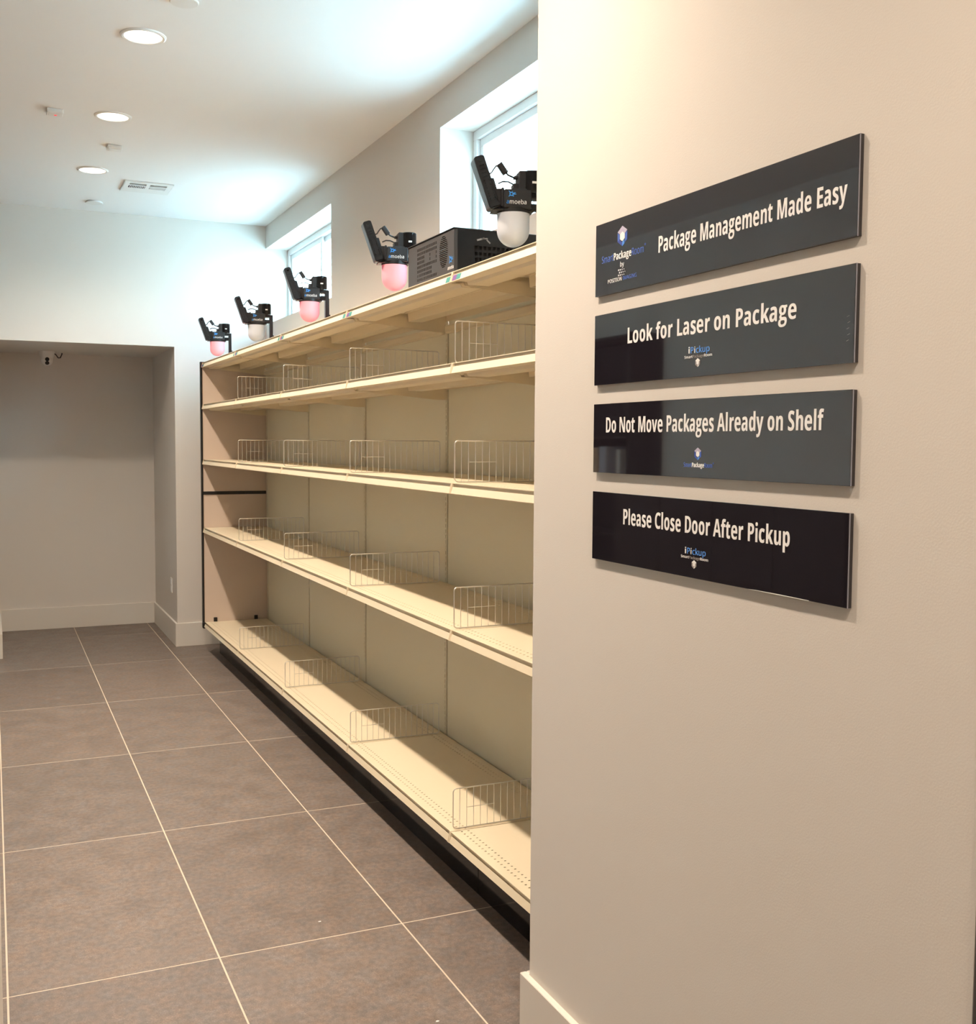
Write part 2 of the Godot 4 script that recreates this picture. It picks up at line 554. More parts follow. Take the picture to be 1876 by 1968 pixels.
func build_gondola() -> void:
	var root := thing("gondola_shelving", "long empty cream metal shelving run under the two high windows", "shelving", P(1.70, 0, 5.3))
	var o := -root.position
	var half := S / 2 - 0.0015
	var depth := XB - XF
	# deck: perforated along front and back
	var deck := MB.new()
	var rows := [[0.014, 0.034, false], [0.034, 0.059, true], [0.059, 0.084, true], [0.084, 0.402, false], [0.402, 0.427, true], [0.427, 0.452, true], [0.452, depth - 0.010, false]]
	var cells := 48
	for r in rows:
		var w: float = r[1] - r[0]
		if not r[2]:
			deck.sheet(Vector3(r[0], 0, half), Vector3(w, 0, 0), Vector3(0, 0, -2 * half))
			continue
		var cw := 2 * half / cells
		for k in cells:
			deck.cell(Vector3(r[0], 0, half - k * cw), Vector3(w, 0, 0), Vector3(0, 0, -cw), 0.0075 / w, 0.0055 / cw, 0.0012)
	for r in rows:
		var w: float = r[1] - r[0]
		if r[2]:
			var cw := 2 * half / cells
			for k in cells:
				deck.cell(Vector3(r[0], -0.0012, half - k * cw), Vector3(0, 0, -cw), Vector3(w, 0, 0), 0.0055 / cw, 0.0075 / w, 0.0)
		else:
			deck.sheet(Vector3(r[0], -0.0012, half), Vector3(0, 0, -2 * half), Vector3(w, 0, 0))
	for s in [-1.0, 1.0]:
		deck.box(Vector3(0.014, -0.030, s * half - (0.0015 if s > 0 else 0.0)), Vector3(depth - 0.010, 0.0, s * half + (0.0 if s > 0 else 0.0015)))
	deck.box(Vector3(depth - 0.0115, -0.030, -half), Vector3(depth - 0.010, 0, half))
	var deck_mesh := deck.mesh()
	var front_channel := MB.new()
	front_channel.prism(PackedVector2Array([Vector2(0.016, -0.030), Vector2(0.016, -0.034), Vector2(0.050, -0.034), Vector2(0.056, -0.044), Vector2(0.128, -0.044), Vector2(0.136, -0.026), Vector2(0.138, -0.026), Vector2(0.1295, -0.0455), Vector2(0.0545, -0.0455), Vector2(0.0485, -0.0355), Vector2(0.0145, -0.0355), Vector2(0.0145, -0.030)]), -half + 0.03, half - 0.03)
	var mid_channel := MB.new()
	mid_channel.prism(PackedVector2Array([Vector2(0.262, -0.0015), Vector2(0.278, -0.0015), Vector2(0.282, -0.040), Vector2(0.345, -0.040), Vector2(0.349, -0.0015), Vector2(0.365, -0.0015), Vector2(0.365, -0.003), Vector2(0.350, -0.003), Vector2(0.3465, -0.0415), Vector2(0.2805, -0.0415), Vector2(0.2765, -0.003), Vector2(0.262, -0.003)]), -half + 0.045, half - 0.045)
	var rail := MB.new()
	rail.prism(PackedVector2Array([Vector2(0.0155, 0.0008), Vector2(0.0155, -0.0355), Vector2(0.0, -0.0355), Vector2(0.0075, -0.0125), Vector2(0.009, -0.013), Vector2(0.003, -0.033), Vector2(0.0135, -0.033), Vector2(0.0135, -0.002), Vector2(0.0085, -0.002), Vector2(0.0085, 0.0008)]), -half, half)
	var cap := MB.new()
	cap.prism(PackedVector2Array([Vector2(0.0155, 0.001), Vector2(0.007, 0.001), Vector2(-0.0015, -0.036), Vector2(0.0155, -0.036)]), -0.0025, 0.0025)
	var bracket := wedge(0.0, 0.003)
	var rail_mesh := rail.mesh(); var cap_mesh := cap.mesh(); var br_mesh := bracket.mesh(); var fc_mesh := front_channel.mesh(); var mc_mesh := mid_channel.mesh()
	var lip := MB.new(); lip.box(Vector3(0, -0.010, -0.017), Vector3(0.0006, 0.010, 0.017))
	var lip_mesh := lip.mesh()
	for i in 5:
		var zc := ZE - (i + 0.5) * S
		for r in 5:
			var sh := part("shelf" if r < 4 else "base_shelf", deck_mesh, M["shelf_cream"], root, o + P(XF, TOPS[r], zc))
			part("price_rail", rail_mesh, M["shelf_cream"], sh)
			part("stiffener", fc_mesh, M["shelf_cream"], sh)
			if r < 4:
				part("stiffener", mc_mesh, M["shelf_cream"], sh)
			for s in [-1.0, 1.0]:
				part("rail_end_cap", cap_mesh, M["shelf_cream"], sh, Vector3(0, 0, s * (half - 0.003)))
				if r < 4:
					part("bracket", br_mesh, M["shelf_cream"], sh, Vector3(0, 0, s * (half - 0.012)))
			if r == 0:
				# colour stickers at both ends of the top rail, laid on its sloping face
				for e in [[half - 0.030, "sticker_teal"], [-half + 0.026, "sticker_purple"], [-half + 0.060, "sticker_teal"]]:
					var st := part("sticker", lip_mesh, M[e[1]], sh, Vector3(0.0030, -0.0232, e[0]))
					st.rotation.z = -atan2(0.0075, 0.023)
		# kick plates
		part("kick_plate", W(Vector3(1.561, 0.0, zc - half), Vector3(1.575, 0.208, zc + half), null, 0.001), M["black_gloss"], root, o)
		# back panel and the rail along its top
		part("back_panel", W(Vector3(XB, 0.20, zc - half + 0.0155), Vector3(XB + 0.012, 2.20, zc + half - 0.022)), M["panel_cream"], root, o)
		part("top_rail", W(Vector3(XB - 0.022, 2.122, zc - half + 0.02), Vector3(XB + 0.012, 2.160, zc + half - 0.02), null, 0.007), M["shelf_cream"], root, o)
	# slotted uprights
	var post := MB.new()
	var pw := 0.030
	var pitch := 0.0254
	var cnt := int(2.18 / pitch)
	for k in cnt:
		post.cell(Vector3(0, k * pitch, -pw / 2), Vector3(0, 0, pw), Vector3(0, pitch, 0), 0.0055 / pw, 0.0165 / pitch, 0.002)
	post.box(Vector3(0.0, 0, -pw / 2), Vector3(0.075, cnt * pitch, -pw / 2 + 0.002))
	post.box(Vector3(0.0, 0, pw / 2 - 0.002), Vector3(0.075, cnt * pitch, pw / 2))
	post.box(Vector3(0.073, 0, -pw / 2), Vector3(0.075, cnt * pitch, pw / 2))
	var post_mesh := post.mesh()
	for i in 6:
		var z := ZE - i * S - (0.018 if i == 0 else 0.0)
		part("upright", post_mesh, M["panel_cream"], root, o + P(XB - 0.003, 0, z))
	# closed end
	var ep := part("end_panel", W(Vector3(XF + 0.006, 0.205, ZE + 0.003), Vector3(XB + 0.02, 2.205, ZE + 0.022)), M["end_board"], root, o)
	part("edge_trim", W(Vector3(XF - 0.008, 0.205, ZE - 0.004), Vector3(XF + 0.006, 2.213, ZE + 0.028), null, 0.002), M["black_satin"], ep, Vector3.ZERO, "black plastic edge trim")
	part("edge_trim", W(Vector3(XF - 0.008, 2.205, ZE - 0.002), Vector3(XB + 0.02, 2.213, ZE + 0.028), null, 0.002), M["black_satin"], ep, Vector3.ZERO, "black plastic edge trim")
	part("joining_strip", W(Vector3(XF + 0.006, 1.216, ZE - 0.003), Vector3(XB - 0.006, 1.240, ZE + 0.003), null, 0.001), M["black_satin"], ep, Vector3.ZERO, "black joining strip across the panel")
	part("corner_cap", W(Vector3(XF - 0.010, 0.196, ZE - 0.012), Vector3(XF + 0.014, 0.246, ZE + 0.028), null, 0.007), M["black_satin"], ep, Vector3.ZERO, "black corner cap")
	for x in [1.531, 1.841]:
		part("clip", W(Vector3(x - 0.013, 0.246, ZE - 0.012), Vector3(x + 0.013, 0.277, ZE + 0.003), null, 0.002), M["black_satin"], ep, Vector3.ZERO, "small black clip")


func build_dividers() -> void:
	var l := 0.432
	var h := 0.144
	var r := 0.012
	var loop := PackedVector3Array()
	for c in [[r, r, PI], [l - r, r, 1.5 * PI], [l - r, h - r, 0.0], [r, h - r, 0.5 * PI]]:
		for k in 5:
			var a: float = c[2] + k * PI / 8
			loop.append(Vector3(c[0] + cos(a) * r, c[1] + sin(a) * r + 0.002, 0))
	var fr := MB.new(); fr.tube(loop, 0.0021, 8, true)
	var wire := MB.new(); wire.tube(PackedVector3Array([Vector3(0, 0.001, 0), Vector3(0, h + 0.003, 0)]), 0.0012, 6)
	var bar := MB.new(); bar.tube(PackedVector3Array([Vector3(0.058, h * 0.5, 0), Vector3(0.165, h * 0.5, 0)]), 0.0012, 6)
	var label := func(row: int, joint: int) -> String:
		return "chrome wire divider on the %s, %s joint from the end panel" % [["second shelf from the top", "middle shelf", "fourth shelf from the top", "bottom shelf"][row], ["first", "second", "third", "fourth"][joint]]
	var first: Node3D = null
	for row in 4:
		for j in 4:
			var d: Node3D
			if first == null:
				d = thing("wire_divider", label.call(row, j), "shelf divider", Vector3.ZERO, 0.0, "chrome wire shelf dividers")
				part("frame", fr, M["wire_steel"], d)
				var wm := wire.mesh()
				for k in 15:
					part("wire", wm, M["wire_steel"], d, Vector3(0.027 * (k + 1), 0, -0.003))
				part("crossbar", bar, M["wire_steel"], d, Vector3(0, 0, -0.0055))
				first = d
			else:
				d = copy(first, "wire_divider", label.call(row, j))
			d.position = P(1.469, TOPS[row + 1] + 0.0012, ZE - (j + 1) * S + 0.016)
			d.rotation.y = rng.randf_range(-0.02, 0.02)


# ---------------------------------------------------------------- devices on the top shelf
func amoeba_icon(parent: Node3D, at: Vector3, k: float) -> void:
	var pts := []
	for i in 24:
		var a := TAU * i / 24
		pts.append([cos(a) * 0.26, sin(a) * 0.26])
	var e := poly(parent, "emblem", pts, k, at, M["logo_blue"])
	var ins := []
	for q in pts: ins.append([q[0] * 0.52 + 0.01, q[1] * 0.52])
	poly(e, "pupil", ins, k, Vector3(0, 0, 0.0003), M["black_matte"])
	for a in [[0.35, 0.62], [0.0, 0.66], [-0.75, 0.44], [2.25, 0.56], [3.9, 0.50], [1.2, 0.40]]:
		var d := Vector2(cos(a[0]), sin(a[0])); var s := Vector2(-d.y, d.x)
		var p0: Vector2 = d * 0.2 + s * 0.09; var p1: Vector2 = d * a[1] + s * 0.03; var p2: Vector2 = d * a[1] - s * 0.03; var p3: Vector2 = d * 0.2 - s * 0.09
		poly(e, "tentacle", [[p0.x, p0.y], [p1.x, p1.y], [p2.x, p2.y], [p3.x, p3.y]], k, Vector3.ZERO, M["logo_blue"])


func make_device() -> Node3D:
	var d := Node3D.new()
	# dome: clear cylinder with a round bottom, hanging under the head
	var prof := PackedVector2Array()
	for k in 13:
		var a := PI / 2 * k / 12
		prof.append(Vector2(sin(a) * 0.052, 0.039 + 0.052 * (1 - cos(a))))
	prof.append(Vector2(0.0525, 0.146))
	prof.append(Vector2(0.049, 0.146))
	var mb := MB.new(); mb.lathe(prof, 40)
	part("signal_dome", mb, M["dome_white"], d)
	mb = MB.new()
	mb.lathe(PackedVector2Array([Vector2(0, 0.142), Vector2(0.0530, 0.142), Vector2(0.0540, 0.143), Vector2(0.0540, 0.148), Vector2(0.050, 0.149), Vector2(0.050, 0.158), Vector2(0, 0.158)]), 40)
	mb.box(Vector3(-0.070, 0.146, -0.035), Vector3(0.062, 0.153, 0.035), 0.002)
	part("collar", mb, M["black_satin"], d)
	mb = MB.new()
	mb.box(Vector3(-0.038, 0.162, -0.040), Vector3(0.050, 0.222, 0.046), 0.004)
	mb.box(Vector3(-0.046, 0.168, -0.030), Vector3(-0.036, 0.228, 0.036), 0.003)
	var head := part("head", mb, M["black_matte"], d)
	amoeba_icon(head, Vector3(-0.016, 0.206, 0.0461), 0.024)
	text_run(head, "lettering", [["a", false, M["logo_blue"]], ["moeba", false, M["logo_white"]]], -0.032, 0.034, 0.176, 0.0135, 0.0463)
	# leaning bar with vents
	var bar := Node3D.new()
	var tilt := Transform3D(Basis(Vector3(0, 0, 1), 0.34), Vector3(-0.093, 0.241, 0.012))
	mb = MB.new()
	var outline := PackedVector2Array()
	for c in [[0.008, 0.074, 0.0], [-0.008, 0.074, PI / 2], [-0.008, -0.074, PI], [0.008, -0.074, 1.5 * PI]]:
		for k in 5:
			var a: float = c[2] + k * PI / 8
			outline.append(Vector2(c[0] + cos(a) * 0.0095, c[1] + sin(a) * 0.0095))
	mb.prism(outline, -0.030, 0.0265, tilt)
	var b := part("camera_bar", mb, M["black_satin"], d)
	mb = MB.new()
	var put := func(x: float, y: float, w: float, hh: float, hu: float, hv: float) -> void:
		var o := tilt * Vector3(x, y, 0.030)
		var uu := tilt.basis * Vector3(w, 0, 0); var vv := tilt.basis * Vector3(0, hh, 0)
		if hu > 0.0: mb.cell(o, uu, vv, hu, hv, 0.0035)
		else: mb.sheet(o, uu, vv)
	put.call(-0.0165, 0.058, 0.033, 0.021, 0.0, 0.0)
	put.call(-0.0165, -0.079, 0.033, 0.013, 0.0, 0.0)
	for k in 4: put.call(-0.0165, 0.046 - k * 0.012, 0.033, 0.012, 0.55, 0.36)
	for k in 8:
		for q in 2: put.call(-0.0165 + q * 0.0165, 0.001 - k * 0.00838, 0.0165, 0.009 if k == 0 else 0.00838, 0.30, 0.52)
	for e in [[-0.0165, -0.0155], [0.0155, 0.0165]]:
		mb.prism(PackedVector2Array([Vector2(e[0], -0.079), Vector2(e[1], -0.079), Vector2(e[1], 0.079), Vector2(e[0], 0.079)]), 0.0264, 0.030, tilt)
	for e in [[-0.079, -0.078], [0.078, 0.079]]:
		mb.prism(PackedVector2Array([Vector2(-0.0165, e[0]), Vector2(0.0165, e[0]), Vector2(0.0165, e[1]), Vector2(-0.0165, e[1])]), 0.0264, 0.030, tilt)
	part("pierced_cover", mb, M["black_satin"], b)
	mb = MB.new()
	mb.prism(PackedVector2Array([Vector2(-0.005, 0.064), Vector2(0.006, 0.064), Vector2(0.006, 0.071), Vector2(-0.005, 0.071)]), 0.030, 0.0307, tilt)
	part("lens", mb, M["lens_black"], b)
	mb = MB.new()
	mb.prism(PackedVector2Array([Vector2(-0.076, 0.160), Vector2(-0.040, 0.160), Vector2(-0.036, 0.226), Vector2(-0.058, 0.226), Vector2(-0.068, 0.258), Vector2(-0.080, 0.258), Vector2(-0.090, 0.200)]), -0.018, 0.024)
	part("hinge", mb, M["black_matte"], d)
	# upper sensor: block and round housing
	mb = MB.new()
	mb.box(Vector3(0.012, 0.226, -0.030), Vector3(0.040, 0.284, 0.030), 0.003)
	mb.box(Vector3(-0.004, 0.226, -0.020), Vector3(0.014, 0.246, 0.020), 0.002)
	mb.box(Vector3(0.000, 0.262, -0.008), Vector3(0.014, 0.272, 0.010), 0.002)
	mb.box(Vector3(-0.010, 0.216, -0.028), Vector3(0.070, 0.228, 0.034), 0.002)
	var sensor := part("sensor", mb, M["black_matte"], d)
	mb = MB.new()
	mb.lathe(PackedVector2Array([Vector2(0, 0.219), Vector2(0.030, 0.219), Vector2(0.032, 0.222), Vector2(0.032, 0.282), Vector2(0.029, 0.285), Vector2(0, 0.285)]), 32, Vector3(0.058, 0, 0.010))
	part("housing", mb, M["black_gloss"], sensor)
	mb = MB.new(); mb.box(Vector3(0.052, 0.243, 0.0415), Vector3(0.066, 0.250, 0.0422))
	part("label", mb, M["white_plastic"], sensor)
	# cables
	mb = MB.new()
	mb.tube(PackedVector3Array([Vector3(-0.082, 0.272, 0.012), Vector3(-0.074, 0.276, 0.014), Vector3(-0.068, 0.286, 0.014), Vector3(-0.060, 0.297, 0.014), Vector3(-0.050, 0.300, 0.014)]), 0.0026, 6)
	mb.tube(PackedVector3Array([Vector3(-0.028, 0.279, 0.014), Vector3(-0.020, 0.272, 0.012), Vector3(-0.006, 0.268, 0.006), Vector3(0.004, 0.267, 0.0)]), 0.0034, 6)
	mb.tube(PackedVector3Array([Vector3(-0.052, 0.244, 0.010), Vector3(-0.038, 0.250, 0.016), Vector3(-0.020, 0.250, 0.016), Vector3(0.000, 0.244, 0.006)]), 0.0026, 6)
	part("cable", mb, M["black_satin"], d)
	mb = MB.new()
	mb.box(Vector3(-0.009, -0.019, -0.009), Vector3(0.009, 0.019, 0.009), 0.002)
	var plug := part("plug", mb, M["black_matte"], d, Vector3(-0.039, 0.290, 0.014))
	plug.rotation.z = 0.62
	for e in d.get_children():
		if not e.name in [&"signal_dome", &"collar"]: e.position.y -= 0.010
	# stand: foot, post and arms
	mb = MB.new()
	mb.box(Vector3(-0.030, 0.0, -0.020), Vector3(0.100, 0.006, 0.024), 0.001)
	mb.box(Vector3(0.080, 0.0, -0.020), Vector3(0.100, 0.205, 0.024), 0.002)
	mb.box(Vector3(0.040, 0.190, -0.020), Vector3(0.100, 0.206, 0.024), 0.002)
	mb.box(Vector3(0.045, 0.154, -0.012), Vector3(0.090, 0.176, 0.016), 0.003)
	mb.prism(PackedVector2Array([Vector2(-0.030, 0.0), Vector2(-0.030, 0.018), Vector2(-0.024, 0.022), Vector2(0.010, 0.022), Vector2(0.010, 0.018), Vector2(-0.022, 0.018), Vector2(-0.025, 0.014), Vector2(-0.025, 0.0)]), -0.018, 0.018)
	mb.box(Vector3(0.012, 0.004, -0.018), Vector3(0.085, 0.030, 0.022), 0.002)
	part("stand", mb, M["black_satin"], d)
	mb = MB.new()
	mb.lathe(PackedVector2Array([Vector2(0, 0), Vector2(0.004, 0), Vector2(0.004, 0.008), Vector2(0, 0.008)]), 10, Vector3(0.100, 0.078, 0.0), Basis(Vector3(0, 0, 1), -PI / 2))
	part("bolt", mb, M["black_matte"], d)
	return d


func build_devices() -> void:
	var proto := make_device()
	var spots := [8.173, 6.874, 5.619, 4.300, 3.174]
	var lit := [true, false, true, true, false]
	var labels := [
		"black camera unit with pink glowing dome next to the shelf's end panel",
		"black camera unit with unlit white dome between two pink glowing ones",
		"black camera unit with pink glowing dome in front of the end wall window",
		"black camera unit with pink glowing dome beside the black computer case",
		"black camera unit with unlit white dome by the corner of the beige sign wall",
	]
	for i in 5:
		var d: Node3D = proto.duplicate()
		d.name = numbered("camera_unit")
		d.position = P(XF + 0.085, TOPS[0] + 0.0003, spots[i])
		d.rotation.y = [-0.10, -0.12, -0.14, -0.18, -0.24][i]
		tag(d, labels[i], "camera unit", "camera units along the top shelf")
		add_child(d)
		if lit[i]:
			(d.get_node("signal_dome") as MeshInstance3D).material_override = M["dome_pink"]
			var l := OmniLight3D.new()
			l.name = "signal_light"
			l.position = Vector3(0, 0.060, 0)
			l.light_color = Color(1.0, 0.25, 0.35)
			l.light_energy = 0.03
			l.light_size = 0.03
			l.omni_range = 12.0
			l.omni_attenuation = 2.0
			l.shadow_enabled = true
			d.add_child(l)
	proto.free()


func build_computer() -> void:
	var w := 0.458
	var hh := 0.158
	var dp := 0.36
	var c := thing("computer_case", "black desktop computer case lying on the top shelf between two camera units", "computer", P(1.478, TOPS[0] + 0.0003, 3.765), -PI / 2)
	# local x along the shelf (to the near end), z out of the front
	var mb := MB.new()
	mb.box(Vector3(-w / 2, 0.004, -dp), Vector3(w / 2 - 0.012, hh, -0.012), 0.002)
	mb.box(Vector3(w / 2 - 0.012, 0.004, -dp), Vector3(w / 2, 0.046, -0.012))
	mb.box(Vector3(w / 2 - 0.012, 0.109, -dp), Vector3(w / 2, hh, -0.012))
	mb.box(Vector3(w / 2 - 0.012, 0.046, -0.075), Vector3(w / 2, 0.109, -0.012))
	mb.box(Vector3(w / 2 - 0.012, 0.046, -dp), Vector3(w / 2, 0.109, -0.282))
	part("body", mb, M["case_black"], c)
	mb = MB.new()
	# front with rows of upright slots and a round grille
	var cw := 0.0125
	var y_rows := [0.024, 0.040, 0.056, 0.072, 0.088, 0.104, 0.118, 0.132]
	var x0 := -w / 2
	var edge := [[-w / 2, -0.135, false], [-0.135, 0.065, true], [0.065, 0.088, false], [0.088, 0.170, true], [0.170, w / 2, false]]
	for e in edge:
		var a: float = e[0]; var b: float = e[1]
		if not e[2]:
			mb.sheet(Vector3(a, 0, 0), Vector3(b - a, 0, 0), Vector3(0, hh, 0))
		elif a < 0:
			mb.sheet(Vector3(a, 0, 0), Vector3(b - a, 0, 0), Vector3(0, 0.016, 0))
			mb.sheet(Vector3(a, 0.144, 0), Vector3(b - a, 0, 0), Vector3(0, hh - 0.144, 0))
			for r in 8:
				for k in 16:
					var o := Vector3(a + k * cw, 0.016 + r * 0.016, 0)
					var open := true
					if r == 1 or r == 2: open = k < 12
					if r == 4 or r == 5: open = k < 6 or k == 10 or k == 15
					if open: mb.cell(o, Vector3(cw, 0, 0), Vector3(0, 0.016, 0), 0.5, 0.66, 0.01)
					else: mb.sheet(o, Vector3(cw, 0, 0), Vector3(0, 0.016, 0))
		else:
			var n := 17
			var rh := 0.112 / n
			mb.sheet(Vector3(a, 0, 0), Vector3(b - a, 0, 0), Vector3(0, 0.036, 0))
			mb.sheet(Vector3(a, 0.148, 0), Vector3(b - a, 0, 0), Vector3(0, hh - 0.148, 0))
			for k in n:
				var f := sqrt(maxf(0.0, 1.0 - pow((k + 0.5) / n * 2 - 1, 2)))
				mb.cell(Vector3(a, 0.036 + k * rh, 0), Vector3(b - a, 0, 0), Vector3(0, rh, 0), 0.96 * f, 0.5, 0.01)
	for s in [-1.0, 1.0]:
		mb.box(Vector3(s * w / 2 - (0.002 if s > 0 else 0.0), 0, -0.012), Vector3(s * w / 2 + (0.0 if s > 0 else 0.002), hh, 0))
	mb.box(Vector3(-w / 2, hh - 0.002, -0.012), Vector3(w / 2, hh, 0))
	mb.box(Vector3(-w / 2, 0, -0.012), Vector3(w / 2, 0.002, 0))
	var fp := part("front_panel", mb, M["case_front"], c)
	amoeba_icon(fp, Vector3(0.196, 0.055, 0.0003), 0.034)
	text_run(fp, "lettering", [["amoeba", false, M["logo_white"]]], 0.168, 0.224, 0.022, 0.013, 0.0003)
	# lid that overhangs the front a little
	mb = MB.new(); mb.box(Vector3(-w / 2 - 0.001, hh, -dp), Vector3(w / 2 + 0.001, hh + 0.004, 0.004), 0.0015)
	part("lid", mb, M["case_black"], c)
	# square holes in the near side
	mb = MB.new()
	for r in 3:
		for k in 12:
			mb.cell(Vector3(w / 2, 0.046 + r * 0.021, -0.075 - k * 0.01725), Vector3(0, 0, -0.01725), Vector3(0, 0.021, 0), 0.66, 0.58, 0.001)
	part("side_vent", mb, M["case_black"], c)
	mb = MB.new()
	for k in [[0.04, 0.128, 0.030, 0.006, 0.3], [0.07, 0.122, 0.018, 0.005, -0.7], [0.055, 0.131, 0.024, 0.004, 0.1]]:
		var q := Transform3D(Basis(Vector3(1, 0, 0), k[4]), Vector3(w / 2, k[1], -0.06 - k[0]))
		mb.prism(PackedVector2Array([Vector2(0, -k[3] / 2), Vector2(0.0005, -k[3] / 2), Vector2(0.0005, k[3] / 2), Vector2(0, k[3] / 2)]), -k[2] / 2, k[2] / 2, q)
	part("tape_residue", mb, M["print_grey"], c, Vector3.ZERO, "pale torn tape residue")


# ---------------------------------------------------------------- signs
func build_signs() -> void:
	var zc := 1.8145
	var specs := [
		[2.1275, 1.9635, "black sign reading Package Management Made Easy, topmost of the four"],
		[1.9195, 1.758, "black sign reading Look for Laser on Package"],
		[1.7135, 1.5545, "black sign reading Do Not Move Packages Already on Shelf"],
		[1.509, 1.350, "black sign reading Please Close Door After Pickup, lowest of the four"],
	]
	var w := 0.850
	var face := 0.0086
	for i in 4:
		var yc: float = (specs[i][0] + specs[i][1]) / 2
		var hh: float = specs[i][0] - specs[i][1]
		var s := thing("wall_sign", specs[i][2], "sign", P(XS, yc, zc), -PI / 2, "black signs on the beige wall")
		var mb := MB.new()
		mb.box(Vector3(-w / 2, -hh / 2, 0.0002), Vector3(w / 2, hh / 2, 0.0066), 0.0004)
		part("board", mb, M["sign_core"], s, Vector3.ZERO, "grey board core")
		mb = MB.new()
		mb.box(Vector3(-w / 2 - 0.0004, -hh / 2 - 0.0004, 0.0064), Vector3(w / 2 - 0.002, hh / 2 + 0.0004, 0.0084), 0.0005)
		part("glossy_face", mb, M["sign_face"], s, Vector3.ZERO, "glossy black face")
		mb = MB.new()
		mb.box(Vector3(w / 2 - 0.0018, -hh / 2 - 0.0004, 0.0064), Vector3(w / 2 - 0.0006, hh / 2 + 0.0004, 0.0083))
		part("laminate_edge", mb, M["laminate"], s, Vector3.ZERO, "pale laminate edge")
		var X := func(z: float) -> float: return zc - z
		var Y := func(y: float) -> float: return y - yc
		var wt: Material = M["print_white"]; var nv: Material = M["print_blue"]; var gy: Material = M["print_grey"]
		if i == 0:
			text_run(s, "lettering", [["Package Management Made Easy", true, wt]], X.call(1.979), X.call(1.416), Y.call(2.0255), 0.0345, face)
			parcel_emblem(s, Vector3(X.call(2.122), Y.call(2.0855), face), 0.045, ["print_lavender", "print_white", "print_blue", "print_navy", "print_blue", "print_sky"])
			text_run(s, "lettering", [["Smart", false, nv], ["Package", true, wt], ["Room", false, nv]], X.call(2.212), X.call(2.032), Y.call(2.0365), 0.0160, face)
			text_run(s, "lettering", [["®", false, nv]], X.call(2.031), X.call(2.025), Y.call(2.050), 0.005, face)
			text_run(s, "lettering", [["by", false, wt]], X.call(2.131), X.call(2.114), Y.call(2.0185), 0.0105, face)
			text_run(s, "lettering", [["POSITION", false, wt], [" IMAGING", false, nv]], X.call(2.184), X.call(2.060), Y.call(1.9875), 0.0085, face)
			for r in 3:
				for k in 4:
					var pts := []
					var rad := 0.0021 - 0.0003 * k
					for q in 10: pts.append([cos(TAU * q / 10) * rad, sin(TAU * q / 10) * rad])
					poly(s, "dot", pts, 1.0, Vector3(X.call(2.136) + k * 0.0075 + (0.004 if r == 1 else 0.0), Y.call(2.0115) - r * 0.0058, face), wt)
		elif i == 2:
			text_run(s, "lettering", [["Do Not Move Packages Already on Shelf", true, wt]], X.call(2.186), X.call(1.459), Y.call(1.6475), 0.0345, face)
			parcel_emblem(s, Vector3(X.call(1.821), Y.call(1.6025), face), 0.0255, ["print_lavender", "print_white", "print_navy", "print_navy", "print_blue", "print_sky"])
			text_run(s, "lettering", [["Smart", false, nv], ["Package", true, wt], ["Room", false, nv]], X.call(1.870), X.call(1.771), Y.call(1.5755), 0.0090, face)
			text_run(s, "lettering", [["®", false, nv]], X.call(1.7705), X.call(1.7675), Y.call(1.583), 0.003, face)
		else:
			var up := 0.0 if i == 1 else -0.4075
			if i == 1: text_run(s, "lettering", [["Look for Laser on Package", true, wt]], X.call(2.098), X.call(1.532), Y.call(1.8445), 0.0345, face)
			else: text_run(s, "lettering", [["Please Close Door After Pickup", true, wt]], X.call(2.105), X.call(1.536), Y.call(1.4405), 0.0345, face)
			text_run(s, "lettering", [["i", true, wt], ["P", false, M["print_sky"]], ["i", false, wt], ["ckup", false, M["print_sky"]]], X.call(1.861), X.call(1.787), Y.call(1.8055 + up), 0.0125, face)
			text_run(s, "lettering", [["Smart", false, wt], ["Package", false, gy], ["Room", false, wt]], X.call(1.874), X.call(1.779), Y.call(1.796 + up), 0.0056, face)
			parcel_emblem(s, Vector3(X.call(1.827), Y.call(1.7855 + up), face), 0.0175, ["print_white", "print_white", "print_grey", "print_grey", "print_grey", "print_white"])
			if i == 1:
				for k in 5:
					poly(s, "scuff", [[0, 0], [0.006, 0.002], [0.006, 0.0026], [0, 0.0008]], 1.0, Vector3(0.405 + 0.002 * (k % 2), -0.045 + k * 0.010, face - 0.0001), gy, 0.0001)
			else:
				poly(s, "chipped_edge", [[0.16, -0.0796], [0.33, -0.0796], [0.33, -0.0786], [0.25, -0.0782], [0.18, -0.0788]], 1.0, Vector3(0, 0, face - 0.0001), wt, 0.0001)


